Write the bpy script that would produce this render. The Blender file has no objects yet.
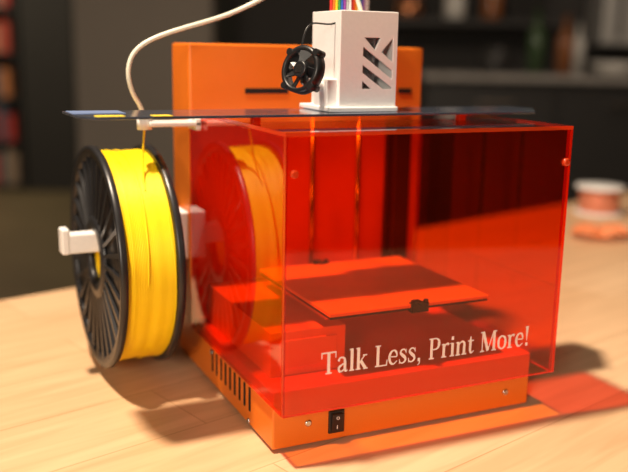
import bpy, bmesh, math, random
from mathutils import Vector, Matrix
random.seed(3)
scn=bpy.context.scene
COL=scn.collection
# ------------------------------------------------------------ calibration
F=857.0; PI_=.212; YA=.435; RO=.019
DZ=.003
CAM=Vector((-.2268,-.5362,.2996+DZ))
fw=Vector((math.sin(YA)*math.cos(PI_),math.cos(YA)*math.cos(PI_),-math.sin(PI_)))
r0=Vector((math.cos(YA),-math.sin(YA),0)); u0=r0.cross(fw)
rt=r0*math.cos(RO)+u0*math.sin(RO); up=-r0*math.sin(RO)+u0*math.cos(RO)
def G(px,py,ax,val):
    d=fw+rt*((px-314)/F)-up*((py-236)/F)
    i='xyz'.index(ax); t=(val-CAM[i])/d[i]
    return CAM+d*t
W,H0,H1,D=.2485,.0380+DZ,.2455+DZ,.2268
ZT=.3052+DZ; DT=.056; RB=.0266

# ------------------------------------------------------------ materials
def newmat(n):
    m=bpy.data.materials.new(n); m.use_nodes=True
    nt=m.node_tree; return m,nt,nt.nodes['Principled BSDF'],nt.nodes['Material Output']
def pm(n,col,rough=.5,metal=0,var=.08,scale=40,spec=.5,bump=0.0,coat=0):
    m,nt,b,o=newmat(n); N=nt.nodes; L=nt.links
    tc=N.new('ShaderNodeTexCoord'); nz=N.new('ShaderNodeTexNoise'); nz.inputs['Scale'].default_value=scale
    nz.inputs['Detail'].default_value=4
    L.new(tc.outputs['Object'],nz.inputs['Vector'])
    cr=N.new('ShaderNodeValToRGB')
    cr.color_ramp.elements[0].position=.3; cr.color_ramp.elements[1].position=.7
    cr.color_ramp.elements[0].color=(*[c*(1-var) for c in col],1)
    cr.color_ramp.elements[1].color=(*[min(1,c*(1+var)) for c in col],1)
    L.new(nz.outputs['Fac'],cr.inputs['Fac']); L.new(cr.outputs['Color'],b.inputs['Base Color'])
    b.inputs['Roughness'].default_value=rough; b.inputs['Metallic'].default_value=metal
    b.inputs['Specular IOR Level'].default_value=spec
    b.inputs['Coat Weight'].default_value=coat
    if bump:
        bp=N.new('ShaderNodeBump'); bp.inputs['Strength'].default_value=bump; bp.inputs['Distance'].default_value=.001
        L.new(nz.outputs['Fac'],bp.inputs['Height']); L.new(bp.outputs['Normal'],b.inputs['Normal'])
    return m
def acrylic(n,col,rough=.01,ior=1.49,boost=1.0,diff=0.006,dcol=(.6,.05,.01)):
    m,nt,b,o=newmat(n); N=nt.nodes; L=nt.links; N.remove(b)
    tr=N.new('ShaderNodeBsdfTransparent'); 
    nz=N.new('ShaderNodeTexNoise'); nz.inputs['Scale'].default_value=6
    mixc=N.new('ShaderNodeMix'); mixc.data_type='RGBA'
    mixc.inputs['A'].default_value=(*[c*.98 for c in col],1); mixc.inputs['B'].default_value=(*col,1)
    tc=N.new('ShaderNodeTexCoord'); L.new(tc.outputs['Object'],nz.inputs['Vector']); L.new(nz.outputs['Fac'],mixc.inputs['Factor'])
    L.new(mixc.outputs['Result'],tr.inputs['Color'])
    df=N.new('ShaderNodeBsdfDiffuse'); df.inputs['Color'].default_value=(*dcol,1)
    gl=N.new('ShaderNodeBsdfGlossy'); gl.inputs['Roughness'].default_value=rough; gl.inputs['Color'].default_value=(1,1,1,1)
    fr=N.new('ShaderNodeFresnel'); fr.inputs['IOR'].default_value=ior
    ge=N.new('ShaderNodeNewGeometry')
    inv=N.new('ShaderNodeMath'); inv.operation='SUBTRACT'; inv.inputs[0].default_value=1; L.new(ge.outputs['Backfacing'],inv.inputs[1])
    mu=N.new('ShaderNodeMath'); mu.operation='MULTIPLY'; L.new(fr.outputs['Fac'],mu.inputs[0]); L.new(inv.outputs[0],mu.inputs[1])
    mb=N.new('ShaderNodeMath'); mb.operation='MULTIPLY'; mb.use_clamp=True; L.new(mu.outputs[0],mb.inputs[0]); mb.inputs[1].default_value=boost
    m1=N.new('ShaderNodeMixShader'); m1.inputs[0].default_value=diff; L.new(tr.outputs[0],m1.inputs[1]); L.new(df.outputs[0],m1.inputs[2])
    m2=N.new('ShaderNodeMixShader'); L.new(mb.outputs[0],m2.inputs[0]); L.new(m1.outputs[0],m2.inputs[1]); L.new(gl.outputs[0],m2.inputs[2])
    L.new(m2.outputs[0],o.inputs['Surface'])
    return m
M_ac=acrylic('red_acrylic',(.980,.50,.10),boost=1.1)
M_ed=acrylic('red_acrylic_edge',(.75,.08,.03),rough=.15,diff=.5,dcol=(.9,.09,.02))
M_or=pm('orange_powder_coat',(.80,.185,.013),.42,bump=.05,scale=900,var=.03)
M_ord=pm('orange_carriage_paint',(.92,.40,.05),.35,var=.03)
M_bed=pm('orange_build_surface',(.95,.66,.14),.35,var=.05)
M_bk=pm('black_plastic',(.012,.012,.013),.38)
M_bk2=pm('black_spool_plastic',(.018,.018,.02),.33,scale=60)
M_dk=pm('dark_slot',(.004,.003,.003),.7)
M_wh=pm('white_printed_plastic',(.86,.85,.84),.45,var=.02,bump=.1,scale=300)
M_tube=pm('ptfe_tube',(.80,.80,.66),.35,var=.03)
M_met=pm('steel',(.6,.6,.62),.25,metal=1,var=.03)
M_ye=pm('yellow_filament',(1.0,.69,.005),.45,var=.02,scale=90,spec=.35)
M_txt=pm('etched_text',(.98,.78,.74),.6,var=.03)
M_gan=pm('glossy_gantry_plate',(.16,.19,.26),.12,metal=.7,var=.1)
M_blue=pm('blue_reflection_paint',(.20,.28,.50),.3)  # colour of the bluish reflection painted on the gantry plate
M_yst=pm('yellow_reflection_paint',(.95,.68,.05),.5)  # colour of the spool's yellow reflection painted on the gantry plate
M_rail=pm('dark_rail',(.05,.02,.012),.4)

# ------------------------------------------------------------ mesh helpers
def link(o,parent=None):
    COL.objects.link(o)
    if parent: o.parent=parent
    return o
def empty(n,parent=None):
    o=bpy.data.objects.new(n,None); o.empty_display_size=.05; return link(o,parent)
def mk(n,bm,mats,parent=None,smooth=False,bevel=0,seg=2):
    me=bpy.data.meshes.new(n); bm.normal_update(); bm.to_mesh(me); bm.free()
    for m in (mats if isinstance(mats,(list,tuple)) else [mats]): me.materials.append(m)
    if smooth:
        for p in me.polygons: p.use_smooth=True
    o=bpy.data.objects.new(n,me); link(o,parent)
    if bevel:
        b=o.modifiers.new('bev','BEVEL'); b.width=bevel; b.segments=seg; b.limit_method='ANGLE'
    return o
def bx(bm,x0,x1,y0,y1,z0,z1,mi=0,M=None):
    r=bmesh.ops.create_cube(bm,size=1)
    for v in r['verts']:
        v.co=Vector(((x0+x1)/2+v.co.x*(x1-x0),(y0+y1)/2+v.co.y*(y1-y0),(z0+z1)/2+v.co.z*(z1-z0)))
        if M: v.co=M@v.co
    fs={f for v in r['verts'] for f in v.link_faces}
    for f in fs: f.material_index=mi
    return r['verts']
def box(n,x0,x1,y0,y1,z0,z1,mat,parent=None,bevel=0,M=None):
    bm=bmesh.new(); bx(bm,x0,x1,y0,y1,z0,z1,0,M); return mk(n,bm,mat,parent,bevel=bevel)
def lathe(bm,prof,seg=64,M=None,mi=0,close=False):
    rings=[]
    for r,h in prof:
        ring=[]
        for i in range(seg):
            a=2*math.pi*i/seg; c=Vector((r*math.cos(a),r*math.sin(a),h))
            ring.append(bm.verts.new(M@c if M else c))
        rings.append(ring)
    n=len(rings)
    for k in range(n if close else n-1):
        A=rings[k];B=rings[(k+1)%n]
        for i in range(seg):
            f=bm.faces.new((A[i],A[(i+1)%seg],B[(i+1)%seg],B[i])); f.material_index=mi; f.smooth=True
    if not close:
        for ring,rev in ((rings[0],True),(rings[-1],False)):
            try:
                f=bm.faces.new(list(reversed(ring)) if rev else ring); f.material_index=mi
            except: pass
def tube(n,pts,rad,mat,parent=None,res=8):
    cu=bpy.data.curves.new(n,'CURVE'); cu.dimensions='3D'; cu.bevel_depth=rad; cu.bevel_resolution=4; cu.resolution_u=res; cu.use_fill_caps=True
    s=cu.splines.new('NURBS'); s.points.add(len(pts)-1)
    for p,q in zip(s.points,pts): p.co=(*q,1)
    s.use_endpoint_u=True; s.order_u=4
    cu.materials.append(mat)
    o=bpy.data.objects.new(n,cu); link(o,parent); return o
def mtx(loc,zdir,xhint=(0,0,1)):
    z=Vector(zdir).normalized(); x=Vector(xhint); x=(x-z*x.dot(z)).normalized(); y=z.cross(x)
    return Matrix(((x.x,y.x,z.x,loc[0]),(x.y,y.y,z.y,loc[1]),(x.z,y.z,z.z,loc[2]),(0,0,0,1)))

# ------------------------------------------------------------ printer
P=empty('desktop_3d_printer')
BT=.047+DZ   # base top
BX=.003
bm=bmesh.new()
bx(bm,BX,W-.0035,RB,D+DT,.003,BT)
mk('base_chassis',bm,M_or,P,bevel=.0015)
bm=bmesh.new()
for x in (.02,W-.02):
    for y in (RB+.02,D+DT-.02):
        lathe(bm,[(.008,0),(.009,.0045)],24,Matrix.Translation((x,y,0)))
mk('rubber_feet',bm,M_bk,P)
bm=bmesh.new()
ya=G(250,392,'x',BX).y; yb=G(213,363,'x',BX).y
n=9
for i in range(n):
    y=ya+(yb-ya)*i/(n-1)
    bx(bm,BX-.0007,BX+.0012,y-.0016,y+.0016,.016,.036)
mk('side_vents',bm,M_dk,P)
bm=bmesh.new()
for (px,py) in ((249,421),(212,352)):
    g=G(px,py,'x',BX)
    lathe(bm,[(.0026,0),(.0026,.001),(.0018,.0016)],20,mtx((BX,g.y,g.z),(-1,0,0)))
for (px,py) in ((308,423),(505,392)):
    g=G(px,py,'y',RB)
    lathe(bm,[(.0028,0),(.0028,.001),(.002,.0016)],20,mtx((g.x,RB+.0002,g.z),(0,-1,0)))
mk('screws',bm,M_met,P,smooth=False)
g=G(336,421,'y',RB)
ps=empty('power_switch',P)
box('switch_bezel',g.x-.0068,g.x+.0068,RB-.0016,RB+.001,g.z-.0095,g.z+.0095,M_bk,ps,bevel=.0008)
bm=bmesh.new(); vs=bx(bm,g.x-.0046,g.x+.0046,RB-.0042,RB-.001,g.z-.0072,g.z+.0072)
for v in vs:
    if v.co.y<RB-.003 and v.co.z<g.z: v.co.y+=.0022
mk('switch_rocker',bm,M_bk,ps,bevel=.0006)
bm=bmesh.new()
lathe(bm,[(.0014,0),(.0014,.0003),(.0009,.0003),(.0009,0)],24,mtx((g.x,RB-.0037,g.z+.004),(0,-1,0)),close=True)
bx(bm,g.x-.0003,g.x+.0003,RB-.0028,RB-.0024,g.z-.0055,g.z-.0025)
mk('switch_marks',bm,M_wh,ps)
# tower
bm=bmesh.new()
bx(bm,0.0,W-.002,D,D+DT,BT-.002,ZT)
mk('rear_tower',bm,M_or,P,bevel=.002)
bm=bmesh.new()
for a,b in ((245,288),(398,411)):
    xa=G(a,92,'y',D).x; xb=min(G(b,92,'y',D).x,W-.006); z=G(a,91,'y',D).z
    bx(bm,xa,xb,D-.0006,D+.001,z-.0025,z+.0025)
mk('tower_slots',bm,M_dk,P)
bm=bmesh.new()
bx(bm,.205,.233,D-.006,D-.0005,BT,.24); bx(bm,.211,.227,D-.014,D-.006,BT,.24); mk('z_guide_rail',bm,M_rail,P,bevel=.001)
bm=bmesh.new()
for x in (.120,.170): lathe(bm,[(.0022,BT),(.0022,.24)],20,Matrix.Translation((x,D-.010,0)))
mk('z_rods',bm,M_met,P)
# build plate
bp=empty('build_plate_assembly',P)
bed=[.054,.204,.036,.188]; BZ=.1005
box('build_plate',bed[0],bed[1],bed[2],bed[3],BZ,BZ+.003,M_bed,bp,bevel=.0006)
box('plate_underside',bed[0]+.001,bed[1]-.001,bed[2]+.001,bed[3]-.001,BZ-.002,BZ-.0001,M_bk,bp)
bm=bmesh.new()
for (cx,cy,s) in (((bed[0]+bed[1])/2+.006,bed[2],-1),((bed[0]+bed[1])/2-.012,bed[3],1)):
    bx(bm,cx-.008,cx+.008,cy-.002 if s<0 else cy-.004,cy+.004 if s<0 else cy+.002,BZ-.004,BZ+.0040)
    for dx in (-.006,.006):
        lathe(bm,[(.0022,0),(.0022,.002),(.001,.0025)],16,Matrix.Translation((cx+dx,cy,BZ+.004)))
    bx(bm,cx-.003,cx+.003,cy-.007,cy+.007,BZ+.0032,BZ+.0048)
mk('plate_clips',bm,M_bk,bp,bevel=.0004)
bm=bmesh.new()
bx(bm,.062,.195,.06,.18,BZ-.010,BZ-.0022); bx(bm,.075,.10,.17,D-.001,BZ-.022,BZ-.008); bx(bm,.145,.17,.17,D-.001,BZ-.022,BZ-.008)
mk('plate_carrier',bm,M_ord,bp,bevel=.001)
bm=bmesh.new()
bx(bm,.012,.078,.055,.215,BT,.087); bx(bm,.020,.070,.0535,.0552,BT+.006,.080)
mk('drive_housing',bm,M_ord,P,bevel=.0025)

# acrylic cover
A=empty('acrylic_cover',P)
T=.003
def panel(n,x0,x1,y0,y1,z0,z1):
    bm=bmesh.new(); bx(bm,x0,x1,y0,y1,z0,z1)
    d=[x1-x0,y1-y0,z1-z0]; k=d.index(min(d))
    bm.normal_update()
    for f in bm.faces:
        if abs(f.normal[k])<.5: f.material_index=1
    return mk(n,bm,[M_ac,M_ed],A)
panel('cover_front',0,W,0,T,H0,H1-T)
panel('cover_left',-.0003,.0027,T+.0002,D-.001,H0,H1-T)
panel('cover_right',W-T,W,T+.0002,D-.001,H0,H1-T)
panel('cover_top',-.0003,W,0,D-.001,H1-T+.0001,H1)
bm=bmesh.new()
lathe(bm,[(.0032,-.002),(.0032,.0015),(.002,.0025)],20,mtx((W-.006,-.0012,.22),(0,-1,0)))
lathe(bm,[(.0028,-.0015),(.0028,.0015),(.002,.002)],20,mtx((.006,-.0012,.22),(0,-1,0)))
mk('cover_screws',bm,M_ed,A)

# -------- serif lettering
def stroke(bm,pts,ws,xf):
    n=len(pts)
    L=[];R=[]
    for i,(p,w) in enumerate(zip(pts,ws)):
        a=Vector(pts[max(0,i-1)]); b=Vector(pts[min(n-1,i+1)]); t=(b-a).normalized(); nn=Vector((-t.y,t.x))*w/2
        L.append(bm.verts.new(xf(Vector(p)+nn))); R.append(bm.verts.new(xf(Vector(p)-nn)))
    for i in range(n-1): bm.faces.new((L[i],R[i],R[i+1],L[i+1]))
def smooth(pts,ws,k=6):
    P_=[Vector(p) for p in pts]; o=[];w=[]
    n=len(P_)
    for i in range(n-1):
        p0=P_[max(i-1,0)];p1=P_[i];p2=P_[i+1];p3=P_[min(i+2,n-1)]
        for j in range(k):
            t=j/k
            o.append(.5*((2*p1)+(p2-p0)*t+(2*p0-5*p1+4*p2-p3)*t*t+(3*p1-p0-3*p2+p3)*t**3)); w.append(ws[i]*(1-t)+ws[i+1]*t)
    o.append(P_[-1]);w.append(ws[-1]); return o,w
K=.125
def Cv(pts,ws): return ('c',pts,ws)
def Ln(x0,y0,x1,y1,w): return ('l',[(x0,y0),(x1,y1)],[w,w])
def stem(x,y0,y1,w=K): return Ln(x,y0,x,y1,w)
def ser(x0,x1,y): return Ln(x0,y,x1,y,.045)
GL={
'T':(.70,[stem(.35,0,.7),Ln(.04,.68,.66,.68,.05),stem(.055,.50,.7,.04),stem(.645,.50,.7,.04),ser(.22,.48,.02)]),
'a':(.50,[stem(.34,.04,.36,.11),Cv([(.07,.36),(.12,.45),(.22,.475),(.32,.43),(.34,.34)],[.1,.07,.05,.08,.11]),Cv([(.34,.28),(.2,.23),(.09,.15),(.1,.05),(.19,.02),(.34,.1)],[.04,.06,.1,.09,.05,.04]),Cv([(.34,.06),(.39,.02),(.46,.05)],[.1,.05,.03])]),
'l':(.28,[stem(.14,0,.72),ser(.03,.25,.02),Ln(.03,.69,.15,.715,.035)]),
'k':(.56,[stem(.14,0,.72),ser(.03,.25,.02),Ln(.03,.69,.15,.715,.035),Ln(.17,.2,.42,.46,.045),Ln(.24,.29,.46,.02,.12),ser(.33,.52,.46),ser(.36,.56,.02)]),
'L':(.62,[stem(.17,0,.7),ser(.05,.3,.68),ser(.05,.56,.02),Ln(.56,.0,.59,.2,.05)]),
'e':(.47,[Cv([(.08,.27),(.24,.27),(.40,.27),(.37,.42),(.25,.475),(.12,.4),(.075,.24),(.13,.08),(.26,.025),(.42,.12)],[.035,.035,.05,.09,.045,.09,.12,.09,.055,.03])]),
's':(.42,[Cv([(.35,.37),(.29,.455),(.17,.46),(.1,.37),(.19,.28),(.3,.2),(.33,.1),(.22,.02),(.1,.04),(.05,.14)],[.03,.045,.05,.09,.11,.11,.09,.05,.045,.03]),stem(.355,.33,.48,.03),stem(.055,0,.16,.03)]),
'P':(.62,[stem(.17,0,.7),ser(.05,.3,.02),ser(.05,.3,.68),Cv([(.17,.68),(.38,.68),(.5,.61),(.52,.5),(.48,.38),(.36,.32),(.17,.32)],[.04,.045,.09,.13,.09,.045,.04])]),
'r':(.41,[stem(.14,0,.46),ser(.03,.27,.02),Ln(.03,.44,.14,.46,.035),Cv([(.16,.3),(.22,.43),(.32,.46),(.37,.41)],[.04,.05,.07,.11])]),
'i':(.28,[stem(.14,0,.46),ser(.03,.25,.02),Ln(.03,.44,.14,.46,.035),stem(.14,.56,.68,.12)]),
'n':(.58,[stem(.14,0,.46),ser(.03,.25,.02),Ln(.03,.44,.14,.46,.035),Cv([(.16,.33),(.24,.43),(.35,.46),(.43,.4),(.44,.3)],[.04,.05,.07,.1,K]),stem(.44,0,.31),ser(.33,.56,.02)]),
't':(.36,[Cv([(.17,.6),(.16,.4),(.16,.12),(.22,.03),(.34,.09)],[.03,.12,.12,.06,.03]),ser(.03,.32,.45)]),
'M':(.86,[stem(.13,0,.7,.05),ser(.03,.24,.02),ser(.03,.2,.68),Ln(.16,.7,.42,.02,.13),Ln(.42,.02,.68,.68,.045),stem(.72,0,.7),ser(.6,.84,.02),ser(.68,.84,.68)]),
'o':(.52,[Cv([(.26,.475),(.12,.4),(.085,.25),(.12,.1),(.26,.025),(.4,.1),(.435,.25),(.4,.4),(.26,.475)],[.045,.09,.125,.09,.045,.09,.125,.09,.045])]),
'!':(.32,[('l',[(.15,.7),(.15,.19)],[.15,.03]),stem(.15,.0,.12,.12)]),
',':(.26,[stem(.12,.0,.11,.11),Cv([(.15,.03),(.14,-.07),(.06,-.13)],[.05,.045,.02])]),
}
txt="Talk Less, Print More!"
tot=sum(GL[c][0] if c!=' ' else .27 for c in txt)
A0=G(320,375,'y',0); A1=G(529,345,'y',0)
sc=(A1.x-A0.x)/tot
bm=bmesh.new(); cur=0; lay=0
for c in txt:
    if c==' ': cur+=.27; continue
    for st in GL[c][1]:
        lay=(lay+1)%7
        y=-.0003-.00003*lay
        def xf(p,cur=cur,y=y):
            X=(cur+p.x); return Vector((A0.x+X*sc,y,A0.z+(A1.z-A0.z)*X/tot+p.y*sc*1.25))
        if st[0]=='l': stroke(bm,st[1],st[2],xf)
        else: stroke(bm,*smooth(st[1],st[2]),xf)
    cur+=GL[c][0]
bmesh.ops.recalc_face_normals(bm,faces=bm.faces)
mk('cover_lettering',bm,M_txt,A)

# -------- gantry plate
gy=.118; gz=H1+.0045
bm=bmesh.new()
x0,x1=-.120,.290
vs=[( x0-.004,gy-.022),(x0+.006,gy-.046),(x1-.022,gy-.046),(x1+.004,gy-.01),(x1-.002,gy+.020),(x0-.006,gy+.020)]
bot=[bm.verts.new((a,b,gz)) for a,b in vs]; top=[bm.verts.new((a,b,gz+.002)) for a,b in vs]
bm.faces.new(list(reversed(bot))); bm.faces.new(top)
for i in range(len(vs)): bm.faces.new((bot[i],bot[(i+1)%6],top[(i+1)%6],top[i]))
GP=empty('gantry',P)
mk('gantry_plate',bm,M_gan,GP,bevel=.0004)
box('gantry_support_a',.02,.026,gy-.004,gy+.004,H1,gz,M_or,GP); box('gantry_support_b',W-.03,W-.024,gy-.004,gy+.004,H1,gz,M_or,GP)
box('yellow_reflection_a',x0+.008,x0+.028,gy-.044,gy-.032,gz+.002,gz+.0024,M_yst,GP)  # thin slabs that paint the yellow spool's reflection on the plate
box('yellow_reflection_b',x0+.048,x0+.062,gy-.046,gy-.034,gz+.002,gz+.0024,M_yst,GP)
box('blue_reflection_strip',x0-.004,x0+.035,gy-.014,gy+.016,gz+.002,gz+.0024,M_blue,GP)  # thin slab that paints a blue reflection at the plate's left end

# -------- print head
Hd=empty('print_head',P)
hy=.090; hb=gz+.0022
hx0=G(340,60,'y',hy).x; hx1=G(397,60,'y',hy).x
ht=G(370,11,'y',hy).z
hd=.054
bm=bmesh.new(); bx(bm,hx0,hx1,hy,hy+hd,hb,ht)
shell=mk('head_shroud',bm,M_wh,Hd)
cut=bmesh.new()
bx(cut,hx0+.0025,hx1-.0025,hy+.0025,hy+hd-.0025,hb+.003,ht-.003)
me=bpy.data.meshes.new('cin'); cut.to_mesh(me); cut.free(); c1=bpy.data.objects.new('cin',me); COL.objects.link(c1)
cut=bmesh.new()
w=hx1-hx0; h=ht-hb
def tri(pts):
    a=[cut.verts.new((hx0+u*w,hy-.004,hb+v*h)) for u,v in pts]; b=[cut.verts.new((hx0+u*w,hy+.006,hb+v*h)) for u,v in pts]
    n=len(a); cut.faces.new(a); cut.faces.new(list(reversed(b)))
    for i in range(n): cut.faces.new((a[i],b[i],b[(i+1)%n],a[(i+1)%n]))
tri([(.42,.74),(.70,.74),(.60,.62)]); tri([(.92,.74),(.92,.50),(.72,.60)])
tri([(.40,.65),(.40,.56),(.92,.33),(.92,.42)])
tri([(.40,.47),(.40,.39),(.76,.23),(.92,.23),(.92,.25)])
tri([(.40,.31),(.40,.23),(.56,.23)])
bmesh.ops.recalc_face_normals(cut,faces=cut.faces)
me=bpy.data.meshes.new('ct'); cut.to_mesh(me); cut.free(); c2=bpy.data.objects.new('ct',me); COL.objects.link(c2)
for c in (c1,c2):
    m=shell.modifiers.new('b','BOOLEAN'); m.operation='DIFFERENCE'; m.object=c; m.solver='EXACT'
b=shell.modifiers.new('bev','BEVEL'); b.width=.0006; b.segments=2; b.limit_method='ANGLE'
bpy.context.view_layer.update()
ev=shell.evaluated_get(bpy.context.evaluated_depsgraph_get()); nm=bpy.data.meshes.new_from_object(ev)
shell.modifiers.clear(); shell.data=nm
for c in (c1,c2): bpy.data.objects.remove(c)
box('head_core',hx0+.012,hx1-.012,hy+.016,hy+hd-.01,hb+.003,ht-.012,M_met,Hd)
box('head_side_bracket',hx0-.009,hx0+.001,hy+.004,hy+.03,hb+.0,hb+.026,M_wh,Hd,bevel=.001)
box('head_foot',hx0-.010,hx1+.001,hy-.003,hy+hd+.003,hb-.0001,hb+.004,M_wh,Hd,bevel=.001)
fc=G(303,70,'y',hy-.002)
FM=mtx((fc.x,fc.y,fc.z),(-.88,-.42,.24))
bm=bmesh.new()
R1=.0168
lathe(bm,[(R1,-.005),(R1+.002,-.004),(R1+.002,.004),(R1,.005),(R1-.0015,.005),(R1-.0015,-.005)],40,FM,close=True)
for i in range(4):
    a=math.pi/4+i*math.pi/2
    lathe(bm,[(.0028,-.005),(.0028,.005)],16,FM@Matrix.Translation(((R1+.002)*math.cos(a),(R1+.002)*math.sin(a),0)))
lathe(bm,[(.0065,-.004),(.0065,.0042),(.0055,.005)],32,FM)
for i in range(7):
    a=2*math.pi*i/7
    Mb=FM@Matrix.Rotation(a,4,'Z')@Matrix.Translation((.0108,0,0))@Matrix.Rotation(.6,4,'X')
    bx(bm,-.005,.0046,-.0045,.0045,-.0005,.0005,0,Mb)
for i in range(3):
    a=2*math.pi*i/3+.3
    bx(bm,.004,R1,-.0009,.0009,-.0048,-.0035,0,FM@Matrix.Rotation(a,4,'Z'))
mk('cooling_fan',bm,M_bk,Hd)
bm=bmesh.new(); bx(bm,-.003,.003,-.003,.003,.0051,.0054,0,FM); mk('fan_label',bm,M_met,Hd)
tube('fan_bracket',[fc+Vector((.004,.006,-.008)),fc+Vector((.015,.012,-.015)),Vector((hx0,hy+.02,fc.z-.012))],.004,M_wh,Hd)
tube('fan_wire',[fc+Vector((0,.004,.015)),fc+Vector((.004,.008,.036)),G(318,22,'y',hy+.01),G(333,26,'y',hy+.01),G(340,20,'y',hy+.01)],.0007,M_bk,Hd)
cols=[(.75,.03,.02),(.9,.25,.02),(.9,.75,.02),(.05,.35,.08),(.03,.12,.6),(.35,.05,.4),(.5,.5,.5),(.85,.85,.85)]
xt=G(352,44,'y',D+.03).x
for i,c in enumerate(cols):
    m=pm('wire_colour_%d'%i,c,.4,var=.02)
    x=G(331+2.7*i,12,'y',hy+.03).x
    x2=xt+.0023*i
    tube('ribbon_wire_%d'%(i+1),[(x,hy+.03,ht-.004),(x,hy+.03,ht+.03),(x,hy+.03,ht+.10),(x,hy+.06,ht+.16),(x2,D-.02,ht+.15),(x2,D+.03,ht+.08),(x2,D+.03,ht+.01),(x2,D+.03,ZT-.002)],.0011,m,Hd)

# -------- spool
SP=empty('filament_spool')
c=Vector((-.0600,.245,.1140)); R=.1022; SW=.050
ax=Vector((-math.cos(.035),-math.sin(.035),0))
SM=mtx(c,ax)
bm=bmesh.new()
prof=[(.026,-SW/2+.004)]
N_=30
for i in range(N_*4+1):
    t=i/(N_*4); h=-SW/2+.0035+t*(SW-.007)
    prof.append((R*.94+.00055*abs(math.sin(math.pi*t*N_))+.0006*math.sin(t*9.0)+.0003*math.sin(t*23),h))
prof.append((.026,SW/2-.004))
lathe(bm,prof,120,SM)
mk('yellow_filament_winding',bm,M_ye,SP,smooth=True)
bm=bmesh.new()
rd=random.Random(5)
for i in range(7):
    h0=-SW/2+.006+rd.random()*(SW-.014); a0=rd.random()*6.28; pts=[]
    for j in range(40):
        a=a0+j*.06; hh=h0+.003*math.sin(j/40*3.14)*((i%3)-1)
        pts.append((a,hh,R*.94+.0008))
    for (a,hh,rr),(a2,h2,r2) in zip(pts,pts[1:]):
        q=[]
        for (aa,h_) in ((a,hh),(a2,h2)):
            for dh,dr in ((-.0008,0),(0,.0009),(.0008,0)):
                q.append(bm.verts.new(SM@Vector(((rr+dr)*math.cos(aa),(rr+dr)*math.sin(aa),h_+dh))))
        bm.faces.new((q[0],q[3],q[4],q[1])); bm.faces.new((q[1],q[4],q[5],q[2]))
bmesh.ops.recalc_face_normals(bm,faces=bm.faces)
mk('loose_strands',bm,M_ye,SP,smooth=True)
bm=bmesh.new()
for sgn in (-1,1):
    FMx=SM@Matrix.Translation((0,0,sgn*SW/2))@(Matrix.Identity(4) if sgn>0 else Matrix.Rotation(math.pi,4,'X'))
    lathe(bm,[(R*.90,-.0035),(R*.992,-.0035),(R,-.0028),(R,.0022),(R*.99,.003),(R*.955,.003),(R*.94,.0015),(R*.90,.0015)],128,FMx,close=True)
    lathe(bm,[(.024,-.0035),(R*.91,-.0035),(R*.91,-.0015),(.024,-.0015)],96,FMx,close=True)
    lathe(bm,[(.024,-.0035),(.038,-.0035),(.038,.0015),(.034,.003),(.028,.003),(.024,.0015)],64,FMx,close=True)
    for i in range(28):
        a=2*math.pi*i/28
        Mx=FMx@Matrix.Rotation(a,4,'Z')
        vs=bx(bm,.036,R*.93,-.0016,.0016,-.002,.0016,0,None)
        for v in vs:
            if v.co.x>.06: v.co.y*=1.5
            v.co=Mx@v.co
lathe(bm,[(.024,-SW/2),(.024,SW/2),(.027,SW/2),(.027,-SW/2)],64,SM,close=True)
mk('black_reel',bm,M_bk2,SP)
# -------- spool holder rod (screwed to the tower side)
SH=empty('spool_holder',P)
rz=c.z+.0155
M1=mtx((0,c.y,rz),ax)
bm=bmesh.new()
bx(bm,-.009,.009,-.0075,.0075,.002,.113,0,M1)
bx(bm,-.0095,.014,-.008,.008,.110,.117,0,M1)
mk('holder_rod',bm,M_wh,SH,bevel=.0015)
box('holder_mount',-.017,-.0002,c.y-.014,c.y+.016,rz-.022,rz+.024,M_wh,SH,bevel=.002)
# -------- filament guide
FG=empty('filament_guide',P)
z=.236+DZ; gyy=.200
bm=bmesh.new()
bx(bm,-.046,-.0006,gyy-.012,gyy+.010,z-.0022,z+.0022)
bx(bm,.0030,.032,gyy-.012,gyy+.010,z-.0022,z+.0022)
bx(bm,-.006,-.0006,gyy-.012,gyy+.012,z-.006,z+.005)
mk('guide_arm',bm,M_wh,FG,bevel=.0012)
bm=bmesh.new(); lathe(bm,[(.003,-.005),(.0065,-.005),(.0065,.006),(.003,.006)],32,Matrix.Translation((-.048,gyy,z)),close=True)
mk('guide_eyelet',bm,M_wh,FG)
tp=[(-.048,gyy,z-.004),(-.048,gyy,z+.012)]
for q in ((133,98),(126,72),(133,48),(162,34),(198,24),(232,14),(266,-3)): tp.append(tuple(G(*q,'y',gyy-.01)))
tp+= [tuple(G(300,-26,'y',.15)),tuple(G(330,-36,'y',.13)),tuple(G(356,-16,'y',hy+.03)),(G(362,12,'y',hy+.03).x,hy+.03,ht-.003)]
tube('ptfe_tube',tp,.0020,M_tube,FG)
tube('filament_strand',[(-.048,gyy,z-.003),(-.050,gyy-.002,z-.015),tuple(c+Vector((.008,-.048,R*.94*.89))),tuple(c+Vector((.006,-.066,R*.94*.735)))],.0009,M_ye,FG)

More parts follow.
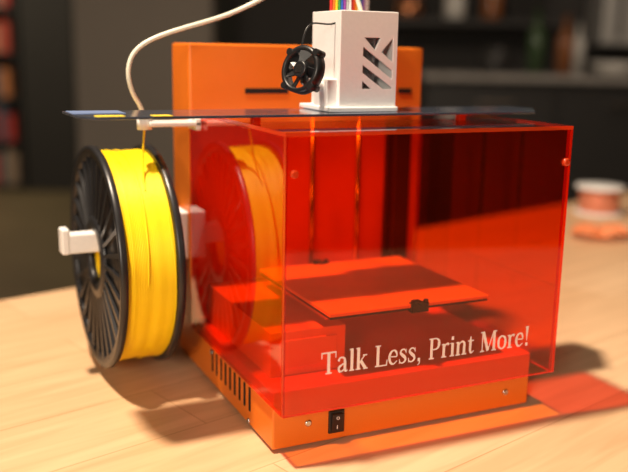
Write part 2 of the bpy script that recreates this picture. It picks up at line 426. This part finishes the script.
# ------------------------------------------------------------ table
def woodmat():
    m,nt,b,o=newmat('light_butcher_block'); N=nt.nodes; L=nt.links
    tc=N.new('ShaderNodeTexCoord')
    br=N.new('ShaderNodeTexBrick'); br.inputs['Scale'].default_value=1; br.inputs['Brick Width'].default_value=.62; br.inputs['Row Height'].default_value=.09
    br.inputs['Mortar Size'].default_value=.0006; br.inputs['Mortar Smooth'].default_value=.3; br.offset=.37
    br.inputs['Color1'].default_value=(.78,.52,.31,1); br.inputs['Color2'].default_value=(.72,.46,.26,1); br.inputs['Mortar'].default_value=(.52,.30,.15,1)
    L.new(tc.outputs['Object'],br.inputs['Vector'])
    mp=N.new('ShaderNodeMapping'); mp.inputs['Scale'].default_value=(3,32,3); L.new(tc.outputs['Object'],mp.inputs['Vector'])
    nz=N.new('ShaderNodeTexNoise'); nz.inputs['Scale'].default_value=2.0; nz.inputs['Detail'].default_value=6; nz.inputs['Distortion'].default_value=.6
    L.new(mp.outputs['Vector'],nz.inputs['Vector'])
    cr=N.new('ShaderNodeValToRGB'); cr.color_ramp.elements[0].position=.3; cr.color_ramp.elements[0].color=(.86,.82,.76,1); cr.color_ramp.elements[1].position=.65; cr.color_ramp.elements[1].color=(1.03,1.03,1.02,1)
    L.new(nz.outputs['Fac'],cr.inputs['Fac'])
    mx=N.new('ShaderNodeMix'); mx.data_type='RGBA'; mx.blend_type='MULTIPLY'; mx.inputs['Factor'].default_value=1
    L.new(br.outputs['Color'],mx.inputs['A']); L.new(cr.outputs['Color'],mx.inputs['B']); L.new(mx.outputs['Result'],b.inputs['Base Color'])
    b.inputs['Roughness'].default_value=.42
    return m
WM=woodmat()
e0=G(0,300,'z',0); e1=G(628,192,'z',0)
d=(e1-e0); d.z=0; ang=math.atan2(d.y,d.x)
TM=Matrix.Translation((e0.x,e0.y,0))@Matrix.Rotation(ang,4,'Z')
TB=empty('wooden_table')
bm=bmesh.new(); bx(bm,-.55,2.3,-1.25,0,-.04,0)
tt=mk('table_top',bm,WM,TB,bevel=.003); tt.matrix_world=TM
bm=bmesh.new()
for x in (-.45,2.2):
    for y in (-1.15,-.1): bx(bm,x-.035,x+.035,y-.035,y+.035,-.75,-.04)
tl=mk('table_legs',bm,WM,TB); tl.matrix_world=TM

WS=empty('copper_wire_spool')
g=G(598,214,'z',0); 
M_cu=pm('copper_wire',(.70,.25,.15),.35,metal=.2)
bm=bmesh.new(); gm=Matrix.Translation((g.x,g.y,0))
lathe(bm,[(.046,0.0005),(.047,.003),(.047,.006),(.02,.0065)],48,gm); lathe(bm,[(.012,.050),(.046,.051),(.047,.054),(.046,.057),(.014,.057)],48,gm)
mk('spool_flanges',bm,M_wh,WS)
bm=bmesh.new(); lathe(bm,[(.037,.006),(.039,.012),(.038,.02),(.039,.036),(.037,.0505)],48,gm); mk('wire_winding',bm,M_cu,WS,smooth=True)
g2=G(600,238,'z',0)
M_co=pm('coral_wire',(.9,.30,.12),.4)
pts=[]
for i in range(90):
    a=i*.42; r=.026+.018*math.sin(i*.9)
    pts.append((g2.x+r*1.3*math.cos(a),g2.y+r*math.sin(a),.008+.005*(1+math.sin(i*1.7))))
tube('coral_wire_coil',pts,.0025,M_co,None,4)

# ------------------------------------------------------------ room
RM=Matrix.Translation((CAM.x,CAM.y,0))@Matrix.Rotation(-YA,4,'Z')
def rbox(n,x0,x1,y0,y1,z0,z1,mat,parent=None,bevel=0):
    bm=bmesh.new(); bx(bm,x0,x1,y0,y1,z0,z1); o=mk(n,bm,mat,parent,bevel=bevel); o.matrix_world=RM; return o
FZ=-.75; CZ=1.85
M_fl=pm('floor_brown',(.20,.155,.085),.5,var=.15,scale=3)
M_wl=pm('wall_paint_taupe',(.18,.155,.13),.8,var=.04,scale=2)
M_wd=pm('wall_paint_dark',(.030,.027,.025),.8,var=.06,scale=2)
M_ce=pm('ceiling_paint',(.42,.40,.37),.9,scale=2)
rbox('floor',-4.2,4.2,-3.2,7,FZ-.05,FZ,M_fl)
rbox('ceiling',-4.2,4.2,-3.2,7,CZ,CZ+.05,M_ce)
rbox('wall_back',-4.2,4.2,7,7.1,FZ,CZ,M_wd)
rbox('wall_left',-4.3,-4.2,-3.2,7,FZ,CZ,M_wl)
rbox('wall_right',4.2,4.3,-3.2,7,FZ,CZ,M_wd)
rbox('wall_rear',-4.2,4.2,-3.3,-3.2,FZ,CZ,M_wl)
rbox('wall_partition',-.97,-.42,3.5,3.65,FZ,CZ,M_wl)
rbox('wall_kitchen',-.42,4.2,4.5,4.62,FZ,CZ,M_wd)
KC=empty('kitchen_counter')
M_cab=pm('cabinet_dark',(.030,.028,.027),.5,scale=3)
M_top=pm('worktop_stone',(.34,.32,.30),.25,scale=30,var=.2)
rbox('cabinet_body',.48,3.4,3.85,4.48,FZ,.19,M_cab,KC)
for i in range(5):
    rbox('cabinet_door_%d'%(i+1),.5+.58*i,1.05+.58*i,3.825,3.85,FZ+.1,.16,M_cab,KC,.004)
    rbox('handle_%d'%(i+1),.7+.58*i,.86+.58*i,3.80,3.815,.09,.105,M_met,KC)
rbox('worktop',.46,3.4,3.8,4.49,.19,.22,M_top,KC,.004)
rbox('kitchen_shelf',.35,1.2,4.2,4.49,.44,.468,M_cab)
rbox('upper_shelf_board',.35,1.2,4.2,4.49,.72,.75,M_cab)
def rl(n,parts,parent=None):
    bm=bmesh.new(); mats=[]
    for (x,y,prof,mat) in parts:
        if mat not in mats: mats.append(mat)
        lathe(bm,prof,28,Matrix.Translation((x,y,0)),mats.index(mat))
    o=mk(n,bm,mats,parent); o.matrix_world=RM; return o
M_gb=pm('green_bottle_glass',(.05,.09,.04),.15); M_cop=pm('copper_pot',(.55,.22,.10),.25,metal=.9); M_cer=pm('white_ceramic',(.6,.58,.54),.3); M_amb=pm('amber_bottle',(.25,.09,.03),.15)
def bottle(s,h,z): return [(s,z),(s,z+h*.6),(s*.35,z+h*.75),(s*.33,z+h),(s*.4,z+h)]
def jar(s,h,z): return [(s*.9,z),(s,z+.01),(s,z+h*.85),(s*.85,z+h*.88),(s*.85,z+h)]
rl('bottle',[(1.02,4.1,bottle(.04,.30,.22),M_gb)])
rl('bottle',[(1.14,4.05,bottle(.038,.27,.22),M_amb)])
rl('bottle',[(1.23,4.15,bottle(.03,.24,.22),M_cer)])
rl('copper_pot',[(.44,4.32,jar(.07,.10,.469),M_cop)])
rl('storage_jar',[(.66,4.3,jar(.05,.12,.469),M_cer)])
rl('storage_jar',[(.84,4.3,jar(.05,.16,.469),M_amb)])
rl('tea_canister',[(.82,4.05,jar(.06,.12,.22),M_cab)])
rl('mixing_bowl',[(1.36,4.0,[(.06,.22),(.12,.28),(.11,.28)],M_cer)])
FR=empty('wall_oven')
rbox('oven_body',1.36,1.95,4.22,4.49,.36,1.6,pm('brushed_steel',(.42,.41,.39),.45,metal=.1),FR,.01)
rbox('oven_handle',1.42,1.44,4.18,4.2,.4,1.0,M_met,FR)
BS=empty('bookshelf')
rbox('case_back',-3.1,-2.18,6.6,6.62,FZ,1.6,M_cab,BS)
rbox('case_side_a',-3.12,-3.1,6.3,6.62,FZ,1.6,M_cab,BS); rbox('case_side_b',-2.18,-2.16,6.3,6.62,FZ,1.6,M_cab,BS)
bm=bmesh.new()
for i in range(8): bx(bm,-3.1,-2.18,6.3,6.6,FZ+.02+i*.32,FZ+.045+i*.32)
o=mk('shelves',bm,M_cab,BS); o.matrix_world=RM
bm=bmesh.new(); bc=[(.55,.04,.03),(.6,.48,.36),(.06,.10,.14),(.6,.22,.08),(.35,.25,.18),(.55,.08,.05)]
for i in range(7):
    x=-3.08
    while x<-2.25:
        t=random.uniform(.03,.07); hh=random.uniform(.18,.27); bx(bm,x,x+t-.002,6.32,6.58,FZ+.045+i*.32,FZ+.045+i*.32+hh,random.randrange(6)); x+=t
o=mk('books',bm,[pm('book_%d'%i,c_,.7) for i,c_ in enumerate(bc)],BS); o.matrix_world=RM
rbox('wardrobe',-2.14,-1.75,6.3,6.95,FZ,1.5,M_wd,None,.01)

# ------------------------------------------------------------ lights
def area(n,loc,tgt,size,power,col,disk=True):
    l=bpy.data.lights.new(n,'AREA'); l.shape='DISK' if disk else 'SQUARE'; l.size=size; l.energy=power; l.color=col
    o=bpy.data.objects.new(n,l); COL.objects.link(o); o.location=loc
    o.rotation_euler=(Vector(tgt)-Vector(loc)).to_track_quat('-Z','Y').to_euler(); return o
area('ceiling_lamp_key',(-.42,.08,1.8),(0.05,.1,0),.10,60,(1,.82,.63))
area('front_fill',(-1.4,-1.6,.80),(0,.1,.1),.55,28,(1,.86,.70))  # added soft fill to brighten upright faces, out of view
area('hall_fill',RM@Vector((-2.4,4.9,1.7)),RM@Vector((-2.5,6.2,-.2)),.4,24,(1,.85,.6))  # unseen light added to lift the dark bookshelf
area('kitchen_area_light',RM@Vector((1.4,3.2,1.75)),RM@Vector((1.3,4.3,.2)),.3,5,(1,.82,.65))  # unseen area light aimed at the worktop
wd=bpy.data.worlds.new('World'); scn.world=wd; wd.use_nodes=True
wd.node_tree.nodes['Background'].inputs[0].default_value=(1,.85,.7,1); wd.node_tree.nodes['Background'].inputs[1].default_value=.1

# ------------------------------------------------------------ camera
cd=bpy.data.cameras.new('camera'); co=bpy.data.objects.new('camera',cd); COL.objects.link(co)
cd.sensor_width=36; cd.lens=F/628*36; cd.clip_start=.01
m=Matrix(((rt.x,up.x,-fw.x,CAM.x),(rt.y,up.y,-fw.y,CAM.y),(rt.z,up.z,-fw.z,CAM.z),(0,0,0,1)))
co.matrix_world=m
cd.dof.use_dof=True; cd.dof.focus_distance=.66; cd.dof.aperture_fstop=3.3
scn.camera=co
scn.view_settings.view_transform='Standard'
scn.view_settings.look='None'
